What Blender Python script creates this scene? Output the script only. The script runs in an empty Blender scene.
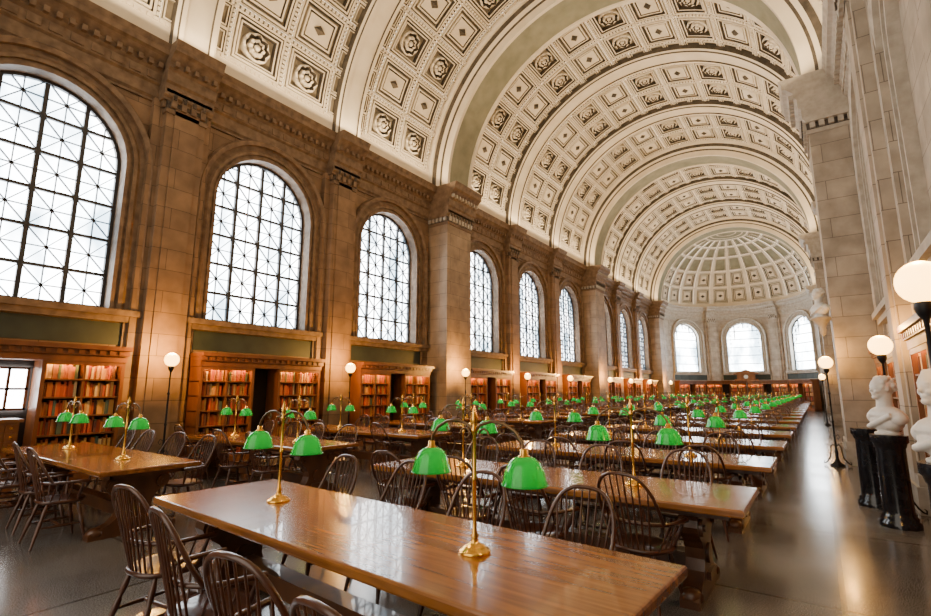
import bpy, math, random
from mathutils import Vector, Matrix
random.seed(7)
S=bpy.context.scene
pi=math.pi
# ------------------------------------------------------------ mesh builder
class MB:
    def __init__(s): s.v=[];s.f=[];s.m=[];s.s=[]
    def add(s,vs,fs,mat=0,sm=False):
        o=len(s.v); s.v+= [tuple(p) for p in vs]
        for f in fs: s.f.append([o+i for i in f]); s.m.append(mat); s.s.append(sm)
    def box(s,x0,x1,y0,y1,z0,z1,mat=0):
        s.add([(x0,y0,z0),(x1,y0,z0),(x1,y1,z0),(x0,y1,z0),(x0,y0,z1),(x1,y0,z1),(x1,y1,z1),(x0,y1,z1)],
          [(0,3,2,1),(4,5,6,7),(0,1,5,4),(1,2,6,5),(2,3,7,6),(3,0,4,7)],mat)
    def tbox(s,T,u0,u1,d0,d1,z0,z1,mat=0):
        vs=[T(u,d,z) for z in (z0,z1) for (u,d) in ((u0,d0),(u1,d0),(u1,d1),(u0,d1))]
        s.add(vs,[(0,3,2,1),(4,5,6,7),(0,1,5,4),(1,2,6,5),(2,3,7,6),(3,0,4,7)],mat)
    def lathe(s,prof,o=(0,0,0),n=16,mat=0,sm=True,sx=1,sy=1):
        vs=[];fs=[];k=len(prof)
        for (r,z) in prof:
            for j in range(n):
                a=2*pi*j/n; vs.append((o[0]+r*sx*math.cos(a),o[1]+r*sy*math.sin(a),o[2]+z))
        for i in range(k-1):
            for j in range(n):
                fs.append((i*n+j,i*n+(j+1)%n,(i+1)*n+(j+1)%n,(i+1)*n+j))
        s.add(vs,fs,mat,sm)
        s.add(vs[:n],[tuple(range(n))[::-1]],mat); s.add(vs[-n:],[tuple(range(n))],mat)
    def sphere(s,c,r,n=16,mat=0,sx=1,sy=1,sz=1):
        m=n//2
        s.lathe([(max(1e-4,r*math.sin(pi*i/m)),-r*sz*math.cos(pi*i/m)) for i in range(m+1)],c,n,mat,True,sx,sy)
    def tube(s,pts,rad,n=6,mat=0):
        pts=[Vector(p) for p in pts]; k=len(pts)
        if not isinstance(rad,(list,tuple)): rad=[rad]*k
        vs=[];fs=[]; up=None
        for i,p in enumerate(pts):
            t=(pts[min(i+1,k-1)]-pts[max(i-1,0)]).normalized()
            if up is None:
                up=Vector((0,0,1)) if abs(t.z)<.9 else Vector((1,0,0))
            a=(up-t*up.dot(t))
            if a.length<1e-4: a=t.orthogonal()
            a.normalize(); b=t.cross(a); up=a
            for j in range(n):
                an=2*pi*j/n; vs.append(p+(a*math.cos(an)+b*math.sin(an))*rad[i])
        for i in range(k-1):
            for j in range(n): fs.append((i*n+j,i*n+(j+1)%n,(i+1)*n+(j+1)%n,(i+1)*n+j))
        s.add(vs,fs,mat,True)
        s.add(vs[:n],[tuple(range(n))],mat); s.add(vs[-n:],[tuple(range(n))],mat)
    def mesh(s,name,mats):
        me=bpy.data.meshes.new(name); me.from_pydata(s.v,[],s.f)
        for m in mats: me.materials.append(m)
        me.polygons.foreach_set('material_index',s.m); me.polygons.foreach_set('use_smooth',s.s)
        me.update(); return me
    def obj(s,name,mats,loc=(0,0,0),rz=0,parent=None): return ob(name,s.mesh(name,mats),loc,rz,parent)
def ob(name,me,loc=(0,0,0),rz=0,parent=None):
    o=bpy.data.objects.new(name,me); S.collection.objects.link(o)
    o.location=loc; o.rotation_euler=(0,0,rz)
    if parent: o.parent=parent
    return o
# ------------------------------------------------------------ materials
def M(name,col,rough=.6,metal=0,em=None,es=0,coat=0):
    m=bpy.data.materials.new(name); m.use_nodes=True
    b=m.node_tree.nodes['Principled BSDF']
    b.inputs['Base Color'].default_value=(*col,1); b.inputs['Roughness'].default_value=rough
    b.inputs['Metallic'].default_value=metal; b.inputs['Coat Weight'].default_value=coat
    if em: b.inputs['Emission Color'].default_value=(*em,1); b.inputs['Emission Strength'].default_value=es
    return m
def N(m,t,**k):
    n=m.node_tree.nodes.new(t)
    for a,v in k.items(): setattr(n,a,v)
    return n
def L(m,a,b): m.node_tree.links.new(a,b)
def ramp(m,stops):
    r=N(m,'ShaderNodeValToRGB'); e=r.color_ramp.elements
    e[0].position=stops[0][0]; e[0].color=(*stops[0][1],1); e[1].position=stops[-1][0]; e[1].color=(*stops[-1][1],1)
    for p,c in stops[1:-1]:
        q=e.new(p); q.color=(*c,1)
    return r
def stone(name,c1,c2,mort,bw=1.1,bh=.46,rough=.6):
    m=M(name,c1,rough); b=m.node_tree.nodes['Principled BSDF']
    g=N(m,'ShaderNodeNewGeometry'); sp=N(m,'ShaderNodeSeparateXYZ'); L(m,g.outputs['Position'],sp.inputs[0])
    ad=N(m,'ShaderNodeMath',operation='ADD'); L(m,sp.outputs[0],ad.inputs[0]); L(m,sp.outputs[1],ad.inputs[1])
    cb=N(m,'ShaderNodeCombineXYZ'); L(m,ad.outputs[0],cb.inputs[0]); L(m,sp.outputs[2],cb.inputs[1])
    br=N(m,'ShaderNodeTexBrick'); L(m,cb.outputs[0],br.inputs['Vector'])
    br.inputs['Scale'].default_value=1; br.inputs['Brick Width'].default_value=bw; br.inputs['Row Height'].default_value=bh
    br.inputs['Mortar Size'].default_value=.006; br.inputs['Color1'].default_value=(*c1,1); br.inputs['Color2'].default_value=(*c2,1); br.inputs['Mortar'].default_value=(*mort,1)
    no=N(m,'ShaderNodeTexNoise'); no.inputs['Scale'].default_value=2.5; no.inputs['Detail'].default_value=8; L(m,g.outputs['Position'],no.inputs['Vector'])
    r=ramp(m,[(.3,(.60,.57,.54)),(.7,(1.2,1.15,1.12))]); L(m,no.outputs[0],r.inputs[0])
    mx=N(m,'ShaderNodeMix',data_type='RGBA',blend_type='MULTIPLY'); mx.inputs[0].default_value=.8
    L(m,br.outputs[0],mx.inputs[6]); L(m,r.outputs[0],mx.inputs[7]); L(m,mx.outputs[2],b.inputs['Base Color'])
    bp=N(m,'ShaderNodeBump'); bp.inputs['Strength'].default_value=.25; bp.inputs['Distance'].default_value=.02
    iv=N(m,'ShaderNodeMath',operation='SUBTRACT'); iv.inputs[0].default_value=1; L(m,br.outputs['Fac'],iv.inputs[1]); L(m,iv.outputs[0],bp.inputs['Height']); L(m,bp.outputs[0],b.inputs['Normal'])
    return m
def noisy(name,c1,c2,scale=3,rough=.6,stretch=(1,1,1),coat=0,dist=0,metal=0):
    m=M(name,c1,rough,metal,coat=coat); b=m.node_tree.nodes['Principled BSDF']
    tc=N(m,'ShaderNodeTexCoord'); mp=N(m,'ShaderNodeMapping'); mp.inputs['Scale'].default_value=stretch
    L(m,tc.outputs['Object'],mp.inputs[0]); no=N(m,'ShaderNodeTexNoise'); no.inputs['Scale'].default_value=scale; no.inputs['Detail'].default_value=6; no.inputs['Distortion'].default_value=dist
    L(m,mp.outputs[0],no.inputs['Vector']); r=ramp(m,[(.32,c1),(.68,c2)]); L(m,no.outputs[0],r.inputs[0]); L(m,r.outputs[0],b.inputs['Base Color'])
    return m
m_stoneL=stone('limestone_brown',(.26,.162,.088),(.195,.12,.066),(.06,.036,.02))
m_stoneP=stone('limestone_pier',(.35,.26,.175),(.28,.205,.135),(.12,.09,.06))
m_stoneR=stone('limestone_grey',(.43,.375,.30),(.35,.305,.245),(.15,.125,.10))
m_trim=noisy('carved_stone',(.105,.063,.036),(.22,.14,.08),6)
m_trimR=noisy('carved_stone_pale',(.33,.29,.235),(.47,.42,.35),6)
m_capd=noisy('bronze_dark_capital',(.02,.015,.012),(.10,.072,.052),14)
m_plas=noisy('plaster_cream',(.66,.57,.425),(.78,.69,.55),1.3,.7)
m_rec_shade=noisy('plaster_recess_shade',(.045,.036,.025),(.10,.08,.058),5,.8)  # dark tone paints the shade of coffer steps and grooves into the plaster
m_mid_shade=noisy('plaster_mid_shade',(.24,.20,.14),(.33,.28,.205),3,.8)  # shade of the coffer floors painted in as a mid tone
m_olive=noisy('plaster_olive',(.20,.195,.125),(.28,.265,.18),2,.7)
m_green=noisy('green_wall_panel',(.016,.025,.021),(.03,.042,.033),3,.6)
m_iron=M('dark_iron',(.015,.015,.017),.45,.6)
m_bars=M('window_iron',(.04,.04,.045),.5,.3)
m_wood=noisy('oak_case',(.12,.038,.011),(.23,.08,.022),4,.4,(1,1,.2))
m_dark=M('alcove_dark',(.015,.009,.006),.8)
m_top=noisy('oak_table_top',(.16,.054,.010),(.34,.128,.026),2.2,.2,(.6,7,7),coat=.3,dist=1.0)
m_leg=noisy('oak_table_leg',(.06,.021,.008),(.12,.045,.015),5,.35,(1,1,.4),coat=.2)
m_chair=noisy('chair_mahogany',(.042,.012,.005),(.095,.030,.011),6,.28,coat=.35)
m_brass=M('brass',(.82,.46,.08),.22,1)
m_brz=M('bronze_arm',(.16,.10,.05),.35,.9)
m_bulb=M('bulb_glow',(1,.9,.7),.5,0,(1,.72,.30),95)
m_globe=M('globe_glass',(1,.95,.85),.3,0,(1,.50,.10),11)
m_strip=M('shelf_lamp_tube',(1,.8,.5),.5,0,(1,.46,.09),75)
m_white=noisy('white_marble',(.62,.60,.56),(.74,.72,.68),5,.4)
m_black=noisy('black_marble',(.006,.006,.008),(.018,.018,.022),9,.16)
m_shade=M('green_glass',(.0,.085,.022),.08,0,(.0,.55,.04),.38,coat=.3)
nt=m_shade.node_tree; b=nt.nodes['Principled BSDF']; tr=N(m_shade,'ShaderNodeBsdfTranslucent'); tr.inputs[0].default_value=(.0,.16,.018,1)
ms=N(m_shade,'ShaderNodeMixShader'); ms.inputs[0].default_value=.3; L(m_shade,b.outputs[0],ms.inputs[1]); L(m_shade,tr.outputs[0],ms.inputs[2]); L(m_shade,ms.outputs[0],nt.nodes['Material Output'].inputs[0])
m_glass=M('leaded_glass',(.9,.93,.95),.3)
b=m_glass.node_tree.nodes['Principled BSDF']
g=N(m_glass,'ShaderNodeNewGeometry'); mpg=N(m_glass,'ShaderNodeMapping'); mpg.inputs['Scale'].default_value=(1,1,.45); L(m_glass,g.outputs['Position'],mpg.inputs[0])
no=N(m_glass,'ShaderNodeTexNoise'); no.inputs['Scale'].default_value=1.1; no.inputs['Detail'].default_value=3
L(m_glass,mpg.outputs[0],no.inputs['Vector']); r=ramp(m_glass,[(.36,(.22,.30,.36)),(.52,(.85,.93,.97)),(.6,(1,1,1))]); L(m_glass,no.outputs[0],r.inputs[0])
L(m_glass,r.outputs[0],b.inputs['Emission Color']); b.inputs['Emission Strength'].default_value=18
# floor
m_floor=M('terrazzo',(.3,.3,.3),.22); b=m_floor.node_tree.nodes['Principled BSDF']
g=N(m_floor,'ShaderNodeNewGeometry')
n1=N(m_floor,'ShaderNodeTexNoise'); n1.inputs['Scale'].default_value=110; n1.inputs['Detail'].default_value=2; L(m_floor,g.outputs['Position'],n1.inputs['Vector'])
r1=ramp(m_floor,[(.35,(.085,.078,.072)),(.55,(.165,.153,.142)),(.7,(.27,.252,.235))]); L(m_floor,n1.outputs[0],r1.inputs[0])
n2=N(m_floor,'ShaderNodeTexNoise'); n2.inputs['Scale'].default_value=.8; n2.inputs['Detail'].default_value=5; L(m_floor,g.outputs['Position'],n2.inputs['Vector'])
r2=ramp(m_floor,[(.3,(.72,.72,.74)),(.7,(1.18,1.17,1.17))]); L(m_floor,n2.outputs[0],r2.inputs[0])
br=N(m_floor,'ShaderNodeTexBrick'); br.offset=0; L(m_floor,g.outputs['Position'],br.inputs['Vector'])
for k,v in (('Scale',1),('Brick Width',2.4),('Row Height',2.4),('Mortar Size',.02)): br.inputs[k].default_value=v
br.inputs['Color1'].default_value=(1,1,1,1); br.inputs['Color2'].default_value=(.86,.86,.86,1); br.inputs['Mortar'].default_value=(.5,.47,.43,1)
x1=N(m_floor,'ShaderNodeMix',data_type='RGBA',blend_type='MULTIPLY'); x1.inputs[0].default_value=1
x2=N(m_floor,'ShaderNodeMix',data_type='RGBA',blend_type='MULTIPLY'); x2.inputs[0].default_value=1
L(m_floor,r1.outputs[0],x1.inputs[6]); L(m_floor,r2.outputs[0],x1.inputs[7]); L(m_floor,x1.outputs[2],x2.inputs[6]); L(m_floor,br.outputs[0],x2.inputs[7]); L(m_floor,x2.outputs[2],b.inputs['Base Color'])
rr=N(m_floor,'ShaderNodeMapRange'); rr.inputs[3].default_value=.10; rr.inputs[4].default_value=.26; L(m_floor,n2.outputs[0],rr.inputs[0]); L(m_floor,rr.outputs[0],b.inputs['Roughness'])
# ------------------------------------------------------------ layout constants
CX=-5.1; XL=-11.5; XR=1.3; ZS=9.2; YB=-8.5; RA=5.5
PIERS=[-.45,14.45,29.35,44.25]; YA=45.0; OFF=4.65; HWB=OFF/2
WIN=[];PIL=[]
for k in range(3):
    c=(PIERS[k]+PIERS[k+1])/2; WIN+=[c-OFF,c,c+OFF]; PIL+=[c-HWB,c+HWB]
W=1.36; ZSILL=3.2; ZSP=6.27
# ------------------------------------------------------------ walls
def outline(o,n=24,zs=ZSILL):
    p=[(-(W+o),zs),(-(W+o),(zs+ZSP)/2),(-(W+o),ZSP)]
    p+=[(-(W+o)*math.cos(pi*i/n),ZSP+(W+o)*math.sin(pi*i/n)) for i in range(1,n)]
    p+=[((W+o),ZSP),((W+o),(zs+ZSP)/2),((W+o),zs)]
    return p
def sweep(mb,T,prof,mat):
    rows=[[T(u,d,z) for (u,z) in outline(o)] for (o,d) in prof]
    n=len(rows[0]); vs=[p for r in rows for p in r]; fs=[]
    for i in range(len(rows)-1):
        for j in range(n-1): fs.append((i*n+j,i*n+j+1,(i+1)*n+j+1,(i+1)*n+j))
    mb.add(vs,fs,mat)
def wrect(mb,T,u0,u1,z0,z1,mat=0,seg=4,d=0):
    for i in range(seg):
        a=u0+(u1-u0)*i/seg; c=u0+(u1-u0)*(i+1)/seg
        mb.add([T(a,d,z0),T(c,d,z0),T(c,d,z1),T(a,d,z1)],[(0,1,2,3)],mat)
def bay(mb,T,hw,mats=(0,1,2),blind=False):
    wrect(mb,T,-hw,-W,0,ZS,mats[0]); wrect(mb,T,W,hw,0,ZS,mats[0]); wrect(mb,T,-W,W,0,ZSILL,mats[0])
    ol=outline(0)
    arc=[p for p in ol if p[1]>=ZSP-1e-6]
    for a,c in zip(arc[:-1],arc[1:]): mb.add([T(a[0],0,a[1]),T(c[0],0,c[1]),T(c[0],0,ZS),T(a[0],0,ZS)],[(0,1,2,3)],mats[0])
    dd=-.1 if blind else -.5
    sweep(mb,T,[(0,dd),(0,.0),(.0,.05),(.07,.05),(.07,.02),(.13,.02),(.13,.08),(.20,.08),(.26,.04),(.36,.04),(.36,.14),(.46,.17),(.50,.12),(.50,0)],mats[1])
    if blind:
        wrect(mb,T,-W,W,ZSILL,ZSP,mats[0],4,dd)
        for a,c in zip(arc[:-1],arc[1:]): mb.add([T(a[0],dd,a[1]),T(c[0],dd,c[1]),T(c[0],dd,ZSP),T(a[0],dd,ZSP)],[(0,1,2,3)],mats[0])
    for k in range(4):
        a=-W-.55+(2*W+1.1)*k/4; c=a+(2*W+1.1)/4
        mb.tbox(T,a,c,-.5 if not blind else -.1,.22,ZSILL-.12,ZSILL,mats[1]); mb.tbox(T,a,c,-.02,.14,ZSILL-.24,ZSILL-.12,mats[1])
    g=hw-.7
    for k in range(4):
        a=-g+2*g*k/4; c=a+2*g/4
        mb.tbox(T,a,c,-.02,.03,2.5,2.94,mats[2])
    mb.tbox(T,-g-.08,-g,-.02,.08,2.45,2.96,mats[1]); mb.tbox(T,g,g+.08,-.02,.08,2.45,2.96,mats[1])
def pane(T):
    mb=MB()
    ol=outline(-.02); mb.add([T(u,-.36,z) for u,z in ol],[tuple(range(len(ol)))],1)
    def inside(u,z,mg=.03):
        if z<ZSILL or abs(u)>W-mg: return False
        return z<=ZSP or u*u+(z-ZSP)**2<(W-mg)**2
    def bar(a,c,w,d0=-.35,d1=-.30):
        k=60; ins=[i for i in range(k+1) if inside(a[0]+(c[0]-a[0])*i/k,a[1]+(c[1]-a[1])*i/k)]
        if len(ins)<3: return
        t0=ins[0]/k;t1=ins[-1]/k
        p=(a[0]+(c[0]-a[0])*t0,a[1]+(c[1]-a[1])*t0); q=(a[0]+(c[0]-a[0])*t1,a[1]+(c[1]-a[1])*t1)
        dx,dz=q[0]-p[0],q[1]-p[1]; l=math.hypot(dx,dz)
        if l<.02: return
        nx,nz=-dz/l*w/2,dx/l*w/2
        vs=[T(x,d,z) for d in (d0,d1) for (x,z) in ((p[0]+nx,p[1]+nz),(q[0]+nx,q[1]+nz),(q[0]-nx,q[1]-nz),(p[0]-nx,p[1]-nz))]
        mb.add(vs,[(0,1,2,3),(4,5,6,7),(0,1,5,4),(1,2,6,5),(2,3,7,6),(3,0,4,7)],0)
    c=W/2; ch=(ZSP+W-ZSILL)/6.0
    for i in (-1,0,1): bar((i*c,ZSILL),(i*c,ZSP+W),.075,-.35,-.28)
    for i in range(1,6): bar((-W,ZSILL+i*ch),(W,ZSILL+i*ch),.06,-.35,-.29)
    for i in range(-2,2):
        for j in range(6):
            a=i*c;z0=ZSILL+j*ch
            bar((a,z0),(a+c,z0+ch),.018); bar((a,z0+ch),(a+c,z0),.018)
            bar((a+c/2,z0),(a+c/2,z0+ch),.018); bar((a,z0+ch/2),(a+c,z0+ch/2),.018)
    for (o0,o1,d0,d1) in ((-.06,0,-.36,-.28),):
        A=outline(o0);B=outline(o1);n=len(A)
        vs=[T(u,d0,z) for u,z in A]+[T(u,d1,z) for u,z in A]+[T(u,d1,z) for u,z in B]
        fs=[(i,i+1,n+i+1,n+i) for i in range(n-1)]+[(n+i,n+i+1,2*n+i+1,2*n+i) for i in range(n-1)]
        mb.add(vs,fs,0)
    mb.tbox(T,-W,W,-.36,-.22,ZSILL,ZSILL+.08,0)
    return mb
ENT=[(0,7.95),(.05,7.95),(.05,8.0),(.10,8.05),(.10,8.32),(.16,8.36),(.16,8.6),(.22,8.66),(.22,8.78),(.36,8.92),(.44,8.96),(.44,9.08),(.50,9.2),(.0,9.2)]
def ent(mb,T,u0,u1,off=0,mat=1,caps=True):
    vs=[T(u,d+off if d>0 else 0,z) for u in (u0,u1) for d,z in ENT]; n=len(ENT)
    mb.add(vs,[(i,i+1,n+i+1,n+i) for i in range(n-1)],mat)
    if caps: mb.add(vs[:n],[tuple(range(n))],mat); mb.add(vs[n:],[tuple(range(n))],mat)
def pilaster(T,hw,pr,mats,name):
    mb=MB()
    mb.tbox(T,-hw,hw,.0,pr,.0,8.0,0)
    mb.tbox(T,-hw-.06,hw+.06,0,pr+.06,0,.35,1); mb.tbox(T,-hw-.03,hw+.03,0,pr+.03,.35,.5,1)
    if pr<.6:
        mb.tbox(T,-hw-.20,-hw,0,pr*.5,0,8.0,0); mb.tbox(T,hw,hw+.20,0,pr*.5,0,8.0,0)
        mb.tbox(T,-hw+.16,hw-.16,pr,pr+.04,.5,7.85,0)
    z=7.78
    mb.tbox(T,-hw-.03,hw+.03,0,pr+.04,z-.1,z,1)
    mb.tbox(T,-hw-.02,hw+.02,0,pr+.03,z,z+.34,2)
    n=max(4,int(hw*2/.17))
    for i in range(n):
        u=-hw+ (i+.5)*2*hw/n
        mb.tbox(T,u-.055,u+.055,pr+.02,pr+.10,z+.03,z+.30,3)
        mb.tbox(T,u-.03,u+.03,pr+.08,pr+.13,z+.20,z+.33,2)
    m2=max(2,int(pr/.17))
    for sgn in (-1,1):
        for i in range(m2):
            d=(i+.5)*pr/m2
            mb.tbox(T,sgn*(hw+.01),sgn*(hw+.08),d-.055,d+.055,z+.03,z+.30,3)
    mb.tbox(T,-hw-.08,hw+.08,0,pr+.10,z+.34,z+.42,1)
    ent(mb,T,-hw-.12,hw+.12,pr,1)
    for i in range(n+1):
        u=-hw+i*2*hw/n; mb.tbox(T,u-.04,u+.04,pr+.2,pr+.32,8.66,8.78,3)
    return mb.obj(name,mats)
TL=lambda y0:(lambda u,d,z:(XL+d,y0+u,z))
TR=lambda y0:(lambda u,d,z:(XR-d,y0+u,z))
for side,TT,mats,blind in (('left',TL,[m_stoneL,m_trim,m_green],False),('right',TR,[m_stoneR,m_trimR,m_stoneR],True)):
    mb=MB()
    for w in WIN: bay(mb,TT(w),HWB,(0,1,2),blind)
    T=TT(0)
    for p in PIERS: mb.add([T(p-.7,0,0),T(min(p+.7,YA),0,0),T(min(p+.7,YA),0,ZS),T(p-.7,0,ZS)],[(0,1,2,3)],0)
    mb.add([T(YB,0,0),T(PIERS[0]-.6,0,0),T(PIERS[0]-.6,0,ZS),T(YB,0,ZS)],[(0,1,2,3)],0)
    mb.obj('wall_'+side,mats)
    mb=MB(); ent(mb,T,YB,YA,0,0)
    k=YB+.1
    while k<YA: mb.tbox(T,k,k+.09,.18,.32,8.66,8.78,1); k+=.2
    k=YB+.1
    while k<YA: mb.tbox(T,k,k+.22,.15,.19,8.40,8.56,1); k+=.34
    mb.obj('trim_cornice_'+side,[mats[1],m_trimR if side=='right' else m_trim])
    for p in PIL: pilaster(TT(p),.42,.32,[mats[0],mats[1],m_capd,mats[1]],'trim_pilaster')
    for p in PIERS: pilaster(TT(p),.75,.9,[m_stoneP if side=='left' else mats[0],mats[1],m_capd,m_trimR],'trim_pier')
pm=pane(lambda u,d,z:(d,u,z)).mesh('window',[m_bars,m_glass])
for i,w in enumerate(WIN): ob('window_%d'%(i+1),pm,(XL,w,0))
def TA(phi):
    def T(u,d,z):
        a=phi+u/RA; r=RA-d
        return (CX+r*math.sin(a),YA+r*math.cos(a),z)
    return T
mb=MB(); AW=54; HWA=math.radians(AW/2)*RA
for ph in (-AW,0,AW): bay(mb,TA(math.radians(ph)),HWA,(0,1,2))
for s_ in (-1,1): wrect(mb,TA(0),s_*RA*math.radians(1.5*AW),s_*RA*pi/2,0,ZS,0,3)
mb.obj('wall_apse',[m_stoneR,m_trimR,m_green])
for i,ph in enumerate((-AW,0,AW)): pane(TA(math.radians(ph))).obj('window_%d'%(i+10),[m_bars,m_glass])
mb=MB()
for k in range(36):
    T=TA(math.radians(-90+5*k+2.5)); ent(mb,T,-RA*math.radians(2.52),RA*math.radians(2.52),-.05,0,False)
mb.obj('trim_cornice_apse',[m_trimR])
for ph in (-AW/2,AW/2): pilaster(TA(math.radians(ph)),.35,.2,[m_stoneR,m_trimR,m_capd,m_trimR],'trim_pilaster')
mb=MB()
for x0,x1 in ((XL,CX-RA),(CX+RA,XR)): mb.box(x0,x1,YA-.02,YA+.1,0,ZS,0)
mb.obj('wall_apse_return',[m_stoneR])
mb=MB(); mb.box(XL-.1,XR+.1,YB,YA+RA+.2,-.1,0,0); mb.obj('floor',[m_floor])
# carved wooden pediment in the apse
mb=MB()
mb.box(-.9,.9,-.12,.12,2.42,2.55,0); mb.box(-.7,.7,-.08,.08,2.55,2.95,0); mb.box(-.95,.95,-.14,.14,2.95,3.03,0)
mb.add([(-.95,-.1,3.03),(.95,-.1,3.03),(0,-.1,3.4),(-.95,.1,3.03),(.95,.1,3.03),(0,.1,3.4)],[(0,1,2),(3,5,4),(0,2,5,3),(1,4,5,2)],0)
mb.tube([(0,-.09,2.75),(0,-.13,2.75)],.17,20,1); 
mb.obj('carved_pediment_clock',[m_wood,m_white],(CX,YA+4.75,0))
# small alcove window, bay 1
mb=MB(); mb.box(0,.03,-.28,.28,1.25,2.0,1)
for y in (-.28,-.02,.24): mb.box(.03,.06,y,y+.04,1.25,2.0,0)
for z in (1.25,1.6,1.96): mb.box(.03,.06,-.28,.28,z,z+.04,0)
mb.obj('window_13',[m_wood,m_glass],(XL+.04,WIN[0],0))
# ------------------------------------------------------------ vault
RV=6.2
def coffer(mb,F,u0,u1,v0,v1,su,sv,kind):
    NS=3
    def loop(i,d):
        a0,a1=u0+i/su,u1-i/su; c0,c1=v0+i/sv,v1-i/sv; pts=[]
        for k in range(NS): pts.append(F(a0,c0+(c1-c0)*k/NS,d))
        for k in range(NS): pts.append(F(a0+(a1-a0)*k/NS,c1,d))
        for k in range(NS): pts.append(F(a1,c1-(c1-c0)*k/NS,d))
        for k in range(NS): pts.append(F(a1-(a1-a0)*k/NS,c0,d))
        return pts
    n=4*NS
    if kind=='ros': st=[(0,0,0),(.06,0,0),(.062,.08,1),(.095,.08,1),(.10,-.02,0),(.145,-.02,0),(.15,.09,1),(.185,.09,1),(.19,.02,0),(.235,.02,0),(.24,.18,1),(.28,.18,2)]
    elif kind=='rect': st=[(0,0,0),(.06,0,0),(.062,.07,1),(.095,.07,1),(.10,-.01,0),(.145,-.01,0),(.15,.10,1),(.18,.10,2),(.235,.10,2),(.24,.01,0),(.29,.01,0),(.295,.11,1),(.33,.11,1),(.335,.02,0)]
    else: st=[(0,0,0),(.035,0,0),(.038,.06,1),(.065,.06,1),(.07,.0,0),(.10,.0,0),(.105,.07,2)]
    w=min((u1-u0)*su,(v1-v0)*sv)/2
    st=[s for s in st if s[0]<w*.88]
    prev=loop(*st[0][:2])
    for (i,d,mt) in st[1:]:
        cur=loop(i,d)
        mb.add(prev+cur,[(k,(k+1)%n,n+(k+1)%n,n+k) for k in range(n)],mt); prev=cur
    mb.add(prev,[tuple(range(n))],st[-1][2])
    uc,vc=(u0+u1)/2,(v0+v1)/2
    if kind=='ros':
        R=max(min((u1-u0)*su,(v1-v0)*sv)/2-.27,.1)
        rings=[(1.0,.18,0),(.98,.05,.3),(.84,.02,1),(.78,.15,1),(.60,.15,1),(.56,.02,.7),(.36,.0,1),(.32,.12,.5),(.24,.12,.5),(.20,.0,0),(.0001,-.05,0)]
        k=32; pv=None
        for (f,d,am) in rings:
            pts=[]
            for j in range(k):
                a=2*pi*j/k; rr_=R*f*(1+.08*am*math.cos(8*a)); dd=d-.03*am*math.cos(8*a)
                pts.append(F(uc+rr_*math.cos(a)/su,vc+rr_*math.sin(a)/sv,dd))
            if pv: mb.add(pv+pts,[(q,(q+1)%k,k+(q+1)%k,k+q) for q in range(k)],0 if f not in(.78,.60,.32,.24) else 1,False)
            pv=pts
    elif kind=='rect':
        a=.2;h=.14
        pts=[F(uc-a/su,vc,.01),F(uc,vc-h/sv,.01),F(uc+a/su,vc,.01),F(uc,vc+h/sv,.01),F(uc,vc,-.08)]
        mb.add(pts,[(0,1,4),(1,2,4),(2,3,4),(3,0,4)],1)
def FV(u,v,d):
    r=RV+d; return (CX-r*math.cos(v),u,ZS+r*math.sin(v))
mb=MB()
def beads(F,u0,u1,v0,v1,su,sv,along,n):
    for i in range(n):
        t=(i+.2)/n; t2=(i+.8)/n
        if along=='v': a0,a1,c0,c1=u0,u1,v0+(v1-v0)*t,v0+(v1-v0)*t2
        else: a0,a1,c0,c1=u0+(u1-u0)*t,u0+(u1-u0)*t2,v0,v1
        p=[F(a,c,-.03) for a,c in((a0,c0),(a1,c0),(a1,c1),(a0,c1))]; q=[F(a,c,.02) for a,c in((a0,c0),(a1,c0),(a1,c1),(a0,c1))]
        mb.add(q+p,[(4,5,6,7),(0,1,5,4),(1,2,6,5),(2,3,7,6),(3,0,4,7)],0)
d2=math.radians
rows=[5.5+13*i for i in range(14)]
cols=[(-1.95,-1.58,'s'),(-1.50,-.06,'m'),(.06,1.50,'m'),(1.58,1.95,'s')]
def patch(u0,u1,v0,v1,mt=0,nv=2,d=0):
    for k in range(nv):
        a=v0+(v1-v0)*k/nv;c=v0+(v1-v0)*(k+1)/nv
        mb.add([FV(u0,a,d),FV(u1,a,d),FV(u1,c,d),FV(u0,c,d)],[(0,1,2,3)],mt)
for r_ in range(13):
    v0,v1=d2(rows[r_]+.5),d2(rows[r_+1]-.5)
    for (a,c,t) in cols:
        if t=='m': coffer(mb,FV,a,c,v0,v1,1,RV,'ros' if r_%2==0 else 'rect')
        else:
            h=(v1-v0)/2
            coffer(mb,FV,a,c,v0,v0+h,1,RV,'s'); coffer(mb,FV,a,c,v0+h,v1,1,RV,'s')
patch(-2.0,2.0,0,d2(6),0,2)
for v in rows:
    patch(-1.95,1.95,d2(v-.5),d2(v+.5),1,1,.03)
    beads(FV,-1.95,1.95,d2(v-.36),d2(v+.36),1,RV,'u',30)
for (a,c) in ((-1.58,-1.50),(-.06,.06),(1.50,1.58)):
    patch(a,c,d2(5),d2(175),1,60,.03); beads(FV,a+.012,c-.012,d2(5),d2(175),1,RV,'v',150)
patch(-2.0,2.0,d2(174.5),d2(180),0,2)
vm=mb.mesh('vault_panel',[m_plas,m_rec_shade,m_mid_shade])
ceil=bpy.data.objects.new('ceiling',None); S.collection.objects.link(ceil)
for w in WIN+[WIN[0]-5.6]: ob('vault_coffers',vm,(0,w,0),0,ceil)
def ribmesh(prof,mats,nseg=72):
    mb=MB()
    for (y0,r0,mt),(y1,r1,_) in zip(prof[:-1],prof[1:]):
        vs=[];fs=[]
        for k in range(nseg+1):
            a=pi*k/nseg
            vs+=[(CX-r0*math.cos(a),y0,ZS+r0*math.sin(a)),(CX-r1*math.cos(a),y1,ZS+r1*math.sin(a))]
        for k in range(nseg): fs.append((2*k,2*k+1,2*k+3,2*k+2))
        mb.add(vs,fs,mt)
    return mb
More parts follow.
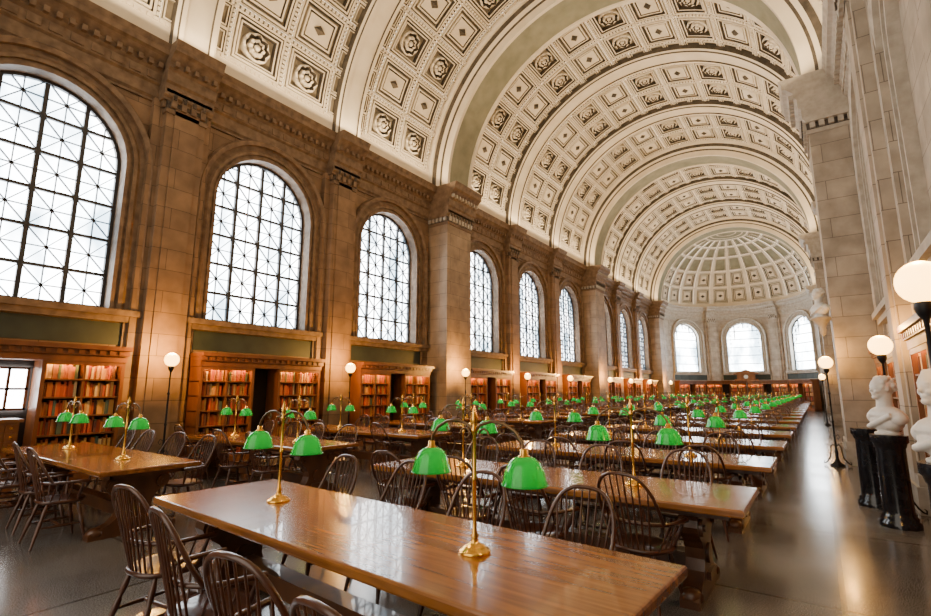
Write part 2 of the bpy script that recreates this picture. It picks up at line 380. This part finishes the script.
def mirror(h): 
    out=[(-y,r,m) for y,r,m in h]
    for i in range(len(h)-1,-1,-1):
        y,r,_=h[i]; m=h[i-1][2] if i>0 else 0
        out.append((y,r,m))
    return out
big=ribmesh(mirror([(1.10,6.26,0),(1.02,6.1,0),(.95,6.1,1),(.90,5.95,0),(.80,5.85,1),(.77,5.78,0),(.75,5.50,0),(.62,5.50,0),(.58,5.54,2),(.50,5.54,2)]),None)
bm_=big.mesh('transverse_arch',[m_plas,m_rec_shade,m_olive])
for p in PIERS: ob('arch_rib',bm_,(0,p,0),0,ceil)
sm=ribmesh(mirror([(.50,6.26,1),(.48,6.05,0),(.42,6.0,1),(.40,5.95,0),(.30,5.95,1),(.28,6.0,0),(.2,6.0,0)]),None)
sm_=sm.mesh('minor_arch',[m_plas,m_rec_shade,m_mid_shade])
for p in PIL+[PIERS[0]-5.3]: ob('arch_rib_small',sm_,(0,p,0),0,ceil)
# half dome
mb=MB()
def FD(u,v,d):
    r=RA+d; return (CX+r*math.cos(v)*math.sin(u),YA+r*math.cos(v)*math.cos(u),ZS+r*math.sin(v))
na=11
lev=[3,19,35,50,63,74]
for i in range(na):
    u0=-pi/2+pi*i/na+.025;u1=-pi/2+pi*(i+1)/na-.025
    for a,c in zip(lev[:-1],lev[1:]):
        va,vc=d2(a+.6),d2(c-.6); su=RA*math.cos((va+vc)/2)
        coffer(mb,FD,u0,u1,va,vc,su,RA,'rect' if a<35 else 's')
def dpatch(u0,u1,v0,v1,nu,nv,mt,d):
    for i in range(nu):
        for j in range(nv):
            a=u0+(u1-u0)*i/nu;b_=u0+(u1-u0)*(i+1)/nu;c=v0+(v1-v0)*j/nv;e=v0+(v1-v0)*(j+1)/nv
            mb.add([FD(a,c,d),FD(b_,c,d),FD(b_,e,d),FD(a,e,d)],[(0,1,2,3)],mt)
for i in range(na+1): 
    u=-pi/2+pi*i/na; dpatch(max(-pi/2,u-.025),min(pi/2,u+.025),0,d2(74),1,18,0,-.03)
for v in lev: dpatch(-pi/2,pi/2,d2(v-.6),d2(v+.6),36,1,0,-.02)
dpatch(-pi/2,pi/2,0,d2(3),36,1,0,0); dpatch(-pi/2,pi/2,d2(74),d2(90),18,3,2,.02)
for v in (77,82): dpatch(-pi/2,pi/2,d2(v),d2(v+1),18,1,0,-.03)
mb.obj('half_dome',[m_plas,m_rec_shade,m_olive],parent=ceil)
# ------------------------------------------------------------ bookcases
bcols=[(.36,.06,.02),(.42,.13,.03),(.28,.11,.04),(.52,.27,.07),(.58,.42,.2),(.13,.045,.03),(.08,.12,.08),(.48,.08,.03)]
m_books=[M('book_cloth_%d'%i,c,.6) for i,c in enumerate(bcols)]
def shelf_sections(hw,op,name):
    case=MB(); bk=MB()
    D=.5
    case.box(0,.04,-hw,-op,0,2.15,0); case.box(0,.04,op,hw,0,2.15,0); case.box(.0,.02,-op,op,0,2.15,1)
    for y in (-hw,-op-.05,op,hw-.06): case.box(.04,D,y,y+.06,0,2.15,0)
    for y in (-(hw+op)/2-.02,(hw+op)/2-.02): case.box(.04,D-.04,y,y+.04,.5,2.1,0)
    case.box(.04,D+.03,-hw,-op,0,.14,0); case.box(.04,D+.03,op,hw,0,.14,0)
    case.box(0,D+.02,-hw-.02,hw+.02,2.12,2.24,0); case.box(0,D+.08,-hw-.03,hw+.03,2.24,2.34,0); case.box(0,D+.16,-hw-.05,hw+.05,2.34,2.42,0)
    n=int(hw*2/.16)
    for i in range(n): case.box(D+.02,D+.10,-hw+i*.16,-hw+i*.16+.08,2.26,2.33,0)
    zs=[.14,.48,.82,1.15,1.48,1.80]
    for z in zs[1:]:
        case.box(.04,D-.03,-hw,-op,z-.025,z,0); case.box(.04,D-.03,op,hw,z-.025,z,0)
    for (a,c) in ((-hw+.06,-op-.05),(op+.06,hw-.06)):
        case.box(D-.06,D-.03,a+.02,c-.02,2.09,2.12,2); case.box(D-.03,D,a,c,2.05,2.12,0)
        mid=(a+c)/2
        for z in zs:
            y=a+.01
            while y<c-.05:
                w=random.uniform(.022,.055); h=random.uniform(.2,.29)
                if abs(y+w/2-mid)<.05: y=mid+.03; continue
                if random.random()<.03: y+=.06; continue
                bk.box(.1,D-.09-random.uniform(0,.05),y,y+w*.94,z,z+h,random.choice([0,0,1,1,2,3,3,4,5,6,7])); y+=w
    return case.mesh(name,[m_wood,m_dark,m_strip]),bk.mesh('books',m_books)
cm,bm2=shelf_sections(1.60,.33,'bookcase')
def put_case(x,y,rz,sx=1):
    o=ob('bookcase',cm,(x,y,0),rz); o.scale=(sx,1,1); ob('books',bm2,(0,0,0),0,o); return o
for w in WIN: put_case(XL+.01,w,0); put_case(XR-.01,w,pi,.55)
for ph in (-60,-20,20,60):
    a=d2(ph); put_case(CX+5.05*math.sin(a),YA+5.05*math.cos(a),-pi/2-a)
mb=MB(); mb.box(0,.5,-.5,.5,.0,.12,0); mb.box(0.02,.47,-.48,.48,.12,1.1,0); mb.box(0,.52,-.52,.52,1.1,1.15,0)
for i in range(6):
    for j in range(7):
        y=-.46+i*.155; z=.16+j*.132
        mb.box(.47,.485,y,y+.145,z,z+.12,0); mb.box(.485,.50,y+.055,y+.09,z+.045,z+.07,1)
mb.obj('card_catalog',[m_wood,m_brass],(XL+.75,1.85,0))
# ------------------------------------------------------------ table
TH=1.87
def table_mesh():
    mb=MB(); hl,hd=TH,.52
    def ring(i,z): return [(-hl+i,-hd+i,z),(hl-i,-hd+i,z),(hl-i,hd-i,z),(-hl+i,hd-i,z)]
    seq=[(.03,.70),(.005,.705),(0,.715),(0,.748),(.006,.757),(.014,.76)]
    pv=ring(*seq[0]); mb.add(pv,[(3,2,1,0)],0)
    for s_ in seq[1:]:
        c=ring(*s_); mb.add(pv+c,[(k,(k+1)%4,4+(k+1)%4,4+k) for k in range(4)],0); pv=c
    mb.add(pv,[(0,1,2,3)],0)
    mb.box(-hl+.12,hl-.12,-hd+.14,-hd+.17,.65,.70,1); mb.box(-hl+.12,hl-.12,hd-.17,hd-.14,.65,.70,1)
    mb.box(-hl+.12,-hl+.15,-hd+.14,hd-.14,.65,.70,1); mb.box(hl-.15,hl-.12,-hd+.14,hd-.14,.65,.70,1)
    half=[(.44,0),(.44,.055),(.40,.09),(.33,.11),(.25,.14),(.19,.20),(.155,.28),(.16,.36),(.20,.42),(.26,.46),(.31,.50),(.335,.55),(.32,.60),(.30,.63),(.36,.65),(.36,.70)]
    poly=half+[(-y,z) for y,z in half[::-1]]
    for sx in (-1,1):
        x=sx*(hl-.42); t=.07; n=len(poly)
        vs=[(x-t,y,z) for y,z in poly]+[(x+t,y,z) for y,z in poly]
        mb.add(vs,[tuple(range(n)),tuple(range(n,2*n))]+[(k,(k+1)%n,n+(k+1)%n,n+k) for k in range(n)],1)
        for yy in (-.25,.25):
            mb.tube([(x-.1,yy,.54),(x+.1,yy,.54)],.065,14,1); mb.tube([(x-.115,yy,.54),(x+.115,yy,.54)],.025,10,1)
        for yy in (-.36,.36): mb.sphere((x,yy,.065),.07,10,1,1.3,1.2,.9)
        mb.tube([(x-.09,0,.30),(x+.09,0,.30)],[.08,.08],12,1)
        mb.box(x-.1,x+.1,-.11,.11,.12,.18,1)
    mb.box(-hl+.42,hl-.42,-.05,.05,.14,.26,1); mb.box(-hl+.42,hl-.42,-.075,.075,.26,.29,1)
    mb.tube([(-hl+.42,0,.60),(hl-.42,0,.60)],.03,8,1)
    return mb.mesh('library_table',[m_top,m_leg])
tm=table_mesh()
# ------------------------------------------------------------ chair (faces +y)
def chair_mesh():
    mb=MB()
    n=20; prof=[(.80,.405),(.97,.418),(1.0,.435),(.97,.448),(.85,.445),(.5,.432),(.001,.428)]
    vs=[]
    for f,z in prof:
        for j in range(n):
            a=2*pi*j/n; ca,sa=math.cos(a),math.sin(a)
            x=.235*f*math.copysign(abs(ca)**.75,ca); y=.215*f*math.copysign(abs(sa)**.75,sa)+.01
            if y<0: x*=.92
            vs.append((x,y,z))
    fs=[(i*n+j,i*n+(j+1)%n,(i+1)*n+(j+1)%n,(i+1)*n+j) for i in range(len(prof)-1) for j in range(n)]
    mb.add(vs,fs,0,True); mb.add(vs[:n],[tuple(range(n))],0)
    F={}
    for sx in (-1,1):
        for sy in (-1,1):
            a=Vector((sx*.145,sy*.13,.42)); b_=Vector((sx*.215,sy*.215 if sy>0 else -.24,0))
            ts=[0,.12,.2,.3,.38,.42,.55,.7,.8,1]; rs=[.013,.017,.022,.019,.013,.021,.021,.016,.014,.011]
            mb.tube([a.lerp(b_,t) for t in ts],rs,7,0); F[(sx,sy)]=(a,b_)
    mids=[]
    for sx in (-1,1):
        p=F[(sx,1)][0].lerp(F[(sx,1)][1],.55);q=F[(sx,-1)][0].lerp(F[(sx,-1)][1],.55)
        mb.tube([p,p.lerp(q,.5),q],[.010,.017,.010],6,0); mids.append(p.lerp(q,.5))
    mb.tube([mids[0],mids[0].lerp(mids[1],.5),mids[1]],[.010,.017,.010],6,0)
    def rail(t):
        a=pi*t; return Vector((.275*math.cos(a), .02-.235*math.sin(a)**.8,.635))
    pts=[Vector((.285,.17,.63)),Vector((.285,.1,.632))]+[rail(i/14) for i in range(15)]+[Vector((-.285,.1,.632)),Vector((-.285,.17,.63))]
    mb.tube(pts,[.020,.017]+[.0145]*15+[.017,.020],7,0)
    def hoop(t):
        a=pi*t; ca,sa=math.cos(a),math.sin(a)
        x=.235*math.copysign(abs(ca)**.72,ca); z=.64+.35*abs(sa)**.75
        y=-.13-.09*sa**.5-(z-.65)*.26 if sa>0 else -.13
        return Vector((x,y,z))
    mb.tube([hoop(i/20) for i in range(21)],.0135,7,0)
    for i in range(8):
        f=(i-3.5)/3.5
        best=min((abs(hoop(t/200).x-f*.192),t) for t in range(10,191))[1]; top=hoop(best/200)
        base=Vector((f*.135,-.185+.035*f*f,.44)); tt=(.645-.44)/(top.z-.44)
        mb.tube([base,base.lerp(top,tt),top],[.0065,.0085,.0055],5,0)
    for sx in (-1,1):
        for (x0,y0,y1) in ((.185,-.12,-.10),(.20,-.05,-.03),(.205,.02,.04)):
            mb.tube([(sx*x0,y0,.44),(sx*.268,y1,.63)],.007,5,0)
        mb.tube([(sx*.20,.11,.44),(sx*.235,.118,.52),(sx*.25,.122,.56),(sx*.28,.13,.63)],[.010,.018,.013,.010],7,0)
    return mb.mesh('windsor_chair',[m_chair])
chm=chair_mesh()
# ------------------------------------------------------------ desk lamp
def lamp_mesh():
    mb=MB()
    mb.lathe([(.085,0),(.088,.008),(.08,.018),(.066,.022),(.06,.032),(.045,.04),(.024,.05),(.018,.07),(.022,.085),(.014,.1),(.011,.16),(.011,.36),(.016,.37),(.011,.38),(.010,.60),(.018,.615),(.02,.63),(.012,.645),(.016,.665),(.020,.69),(.012,.72),(.006,.74),(.0005,.76)],(0,0,0),16,0)
    for s_ in (-1,1):
        pts=[(0,0,.62),(s_*.05,0,.655),(s_*.12,0,.675),(s_*.20,0,.665),(s_*.27,0,.63),(s_*.31,0,.58),(s_*.32,0,.545)]
        mb.tube(pts,.0085,7,1)
        sc=[(s_*(.06+.04*math.cos(a)*(1-a/9)),0,.60+.04*math.sin(a)*(1-a/9)) for a in [i*.6 for i in range(10)]]
        mb.tube(sc,.006,5,1)
        sc=[(s_*(.19+.035*math.cos(a)*(1-a/9)),0,.63+.035*math.sin(a)*(1-a/9)) for a in [1.5+i*.6 for i in range(10)]]
        mb.tube(sc,.005,5,1)
        c=(s_*.32,0,0)
        mb.lathe([(.012,.55),(.02,.545),(.020,.52),(.03,.515),(.032,.505)],c,14,0)
        prof=[(.030,.512),(.055,.503),(.076,.485),(.090,.46),(.099,.43),(.108,.397),(.116,.378)]
        n=24; vs=[];fs=[]
        for (r,z) in prof:
            for j in range(n): vs.append((c[0]+r*math.cos(2*pi*j/n),r*math.sin(2*pi*j/n),z))
        for i in range(len(prof)-1):
            for j in range(n): fs.append((i*n+j,i*n+(j+1)%n,(i+1)*n+(j+1)%n,(i+1)*n+j))
        mb.add(vs,fs,2,True)
        mb.tube([(c[0]+.116*math.cos(2*pi*j/24),.116*math.sin(2*pi*j/24),.378) for j in range(25)],.003,5,2)
        mb.sphere((s_*.32,0,.43),.028,10,3)
        mb.tube([(s_*.32,0,.455),(s_*.32,0,.51)],.012,8,0)
    return mb.mesh('desk_lamp',[m_brass,m_brz,m_shade,m_bulb])
lm=lamp_mesh()
# ------------------------------------------------------------ placement
def put_chair(x,y,ang): ob('windsor_chair',chm,(x,y,0),ang)
def set_table(cx,cy,custom_near=None,rot=0):
    ob('library_table',tm,(cx,cy,0),rot)
    sl=math.tan(rot)
    for dx in (-.95,.95): ob('desk_lamp',lm,(cx+dx,cy+.02+dx*sl,.76),random.uniform(-.06,.06)+rot)
    for i,dx in enumerate((-1.2,-.4,.4,1.2)):
        if custom_near is None:
            if random.random()<.93: put_chair(cx+dx+random.uniform(-.06,.06),cy-.58-random.uniform(-.02,.14),random.uniform(-.16,.16))
        if random.random()<.95 or custom_near: put_chair(cx+dx+random.uniform(-.05,.05),cy+.58+random.uniform(-.02,.1)+dx*sl,pi+random.uniform(-.16,.16))
set_table(-2.50,2.29,True,math.radians(-3.4))
for x,y,a in ((-3.72,1.70,.1),(-2.80,1.54,-.15),(-1.88,1.38,.1),(-1.20,1.30,-.1)): put_chair(x,y,a)
CR=-2.38
for k in range(1,18): set_table(CR,2.2+2.4*k)
CL=-8.0
for k in range(0,17): set_table(CL,2.6+2.5*k)
# ------------------------------------------------------------ globe lamps
def globe_mesh():
    mb=MB()
    mb.lathe([(.13,0),(.135,.03),(.09,.06),(.05,.1),(.03,.16),(.035,.3),(.022,.34),(.018,.9),(.028,.93),(.018,.96),(.016,1.5),(.028,1.53),(.015,1.56),(.014,1.95),(.04,1.99),(.055,2.03),(.05,2.07)],(0,0,0),14,0)
    for i in range(3):
        a=2*pi*i/3+.5; ca,sa=math.cos(a),math.sin(a)
        pr=[(.02,.42),(.06,.45),(.10,.40),(.11,.30),(.13,.18),(.18,.10),(.23,.05),(.27,.03),(.275,.07),(.25,.09)]
        mb.tube([(r*ca,r*sa,z) for r,z in pr],[.012]*8+[.01,.006],6,0)
        pr=[(.02,.62),(.07,.66),(.10,.60),(.07,.55),(.05,.59)]
        mb.tube([(r*ca,r*sa,z) for r,z in pr],.008,5,0)
    mb.sphere((0,0,2.20),.135,24,1)
    return mb.mesh('globe_floor_lamp',[m_iron,m_globe])
gm=globe_mesh()
def globe(x,y,s_=1,e=45):
    o=ob('globe_floor_lamp',gm,(x,y,0)); o.scale=(1,1,s_)
    l=bpy.data.lights.new('globe_light','POINT'); l.energy=e; l.color=(1,.47,.09); l.shadow_soft_size=.04
    q=bpy.data.objects.new('globe_light',l); S.collection.objects.link(q); q.parent=o; q.location=(0,0,2.42)
for p in PIL: globe(-10.5,p-.1,1,210)
for p in PIERS[1:]: globe(-10.1,p-.3,1,190)
for x,y,s_ in ((.62,4.35,1.05),(.74,8.68,1.0),(.18,13.4,1.0),(.7,19.6,1),(.18,28.3,1),(.7,34.5,1)): globe(x,y,s_,45)
# ------------------------------------------------------------ busts
def bust(x,y,rz,z=1.06,sc=1.1):
    mb=MB()
    e=lambda c,r,sx=1,sy=1,sz=1: mb.sphere(c,r,20,0,sx,sy,sz)
    e((0,0,.52),.105,1.08,.88,1.18); e((.03,0,.455),.075,1.0,.9,1.0)
    e((.104,0,.50),.019,.9,.7,1.7); e((.12,0,.487),.014)
    e((.084,0,.538),.03,.9,2.1,.45)
    for s_ in (-1,1):
        e((.092,s_*.036,.515),.012,1,1.3,.7); e((0,s_*.094,.50),.024,1,.45,1.4); e((.08,s_*.037,.475),.026)
    e((.102,0,.452),.014,.8,1.9,.45); e((.10,0,.440),.014,.8,1.7,.5); e((.085,0,.41),.03,1,1.1,.8)
    for i in range(30):
        a=random.uniform(.25,2*pi-.25); h=random.uniform(.49,.63); q=math.sqrt(max(.05,1-((h-.52)/.125)**2))
        e((-.012+.106*q*math.cos(a)*(1 if math.cos(a)<.4 else .75),.092*q*math.sin(a),h),.028)
    mb.lathe([(.105,.22),(.082,.28),(.074,.36),(.078,.46)],(-.005,0,0),20,0)
    e((-.01,0,.21),.17,.75,1.35,.62); e((-.005,0,.14),.15,.85,1.35,.8)
    for s_ in (-1,1): e((-.01,s_*.18,.185),.09,.9,.95,.85)
    mb.tube([(.07,.19,.22),(.12,.06,.14),(.11,-.06,.10),(.06,-.19,.08)],.03,8,0)
    mb.lathe([(.12,0),(.12,.025),(.085,.035),(.06,.05),(.07,.065),(.10,.09)],(0,0,0),20,0)
    o=mb.obj('marble_bust',[m_white],(x,y,z),rz)
    r=o.modifiers.new('r','REMESH'); r.mode='VOXEL'; r.voxel_size=.008; r.use_smooth_shade=True
    s2=o.modifiers.new('s','SMOOTH'); s2.iterations=2
    o.scale=(sc,sc,sc)
pmb=MB(); pmb.lathe([(.20,0),(.20,.06),(.175,.08),(.18,.11),(.155,.14),(.15,.18),(.142,.9),(.155,.92),(.165,.96),(.185,.98),(.185,1.06)],(0,0,0),32,0,True)
pd=pmb.mesh('bust_pedestal',[m_black])
for x,y,rz in ((.64,8.0,pi+.5),(.50,9.2,None),(.74,5.15,pi+.5)):
    ob('bust_pedestal',pd,(x,y,0))
    if rz: bust(x,y,rz,1.062)
mb=MB(); mb.lathe([(.01,-.45),(.05,-.40),(.07,-.3),(.06,-.25),(.12,-.12),(.2,-.05),(.22,-.03),(.22,0)],(0,0,0),20,0)
mb.obj('trim_bracket',[m_trimR],(.22,14.3,3.3)); bust(.2,14.3,pi+.6,3.305,1.1)
# ------------------------------------------------------------ world + lights
w=bpy.data.worlds.new('World'); S.world=w; w.use_nodes=True
bg=w.node_tree.nodes['Background']; bg.inputs[0].default_value=(1,.90,.75,1); bg.inputs[1].default_value=2.4
def vault_fill(x,yc,ln,dirx,e):  # added fill strips above the cornices to brighten the vault, not actual fittings
    l=bpy.data.lights.new('vault_fill_light','AREA'); l.shape='RECTANGLE'; l.size=.15; l.size_y=ln; l.energy=e; l.color=(1,.74,.44)
    o=bpy.data.objects.new('vault_fill_light',l); S.collection.objects.link(o)
    d=Vector((dirx,0,1)).normalized(); z=-d; y=Vector((0,1,0)); xx=y.cross(z)
    o.matrix_world=Matrix(((xx.x,y.x,z.x,x),(xx.y,y.y,z.y,yc),(xx.z,y.z,z.z,9.32),(0,0,0,1)))
for k in range(3):
    yc=(PIERS[k]+PIERS[k+1])/2
    vault_fill(-10.85,yc,12.6,.65,520); vault_fill(.65,yc,12.6,-.65,520)
# ------------------------------------------------------------ camera
cd=bpy.data.cameras.new('cam'); cam=bpy.data.objects.new('camera',cd); S.collection.objects.link(cam)
cd.sensor_width=36; cd.lens=488/931*36; cd.clip_start=.05; cd.clip_end=300
yaw=math.radians(35.52); pit=math.atan(82/488)
R=Vector((math.cos(yaw),math.sin(yaw),0)); Fw=Vector((-math.sin(yaw)*math.cos(pit),math.cos(yaw)*math.cos(pit),math.sin(pit))); U=R.cross(Fw)
cam.matrix_world=Matrix(((R.x,U.x,-Fw.x,0),(R.y,U.y,-Fw.y,0),(R.z,U.z,-Fw.z,1.6),(0,0,0,1)))
S.camera=cam
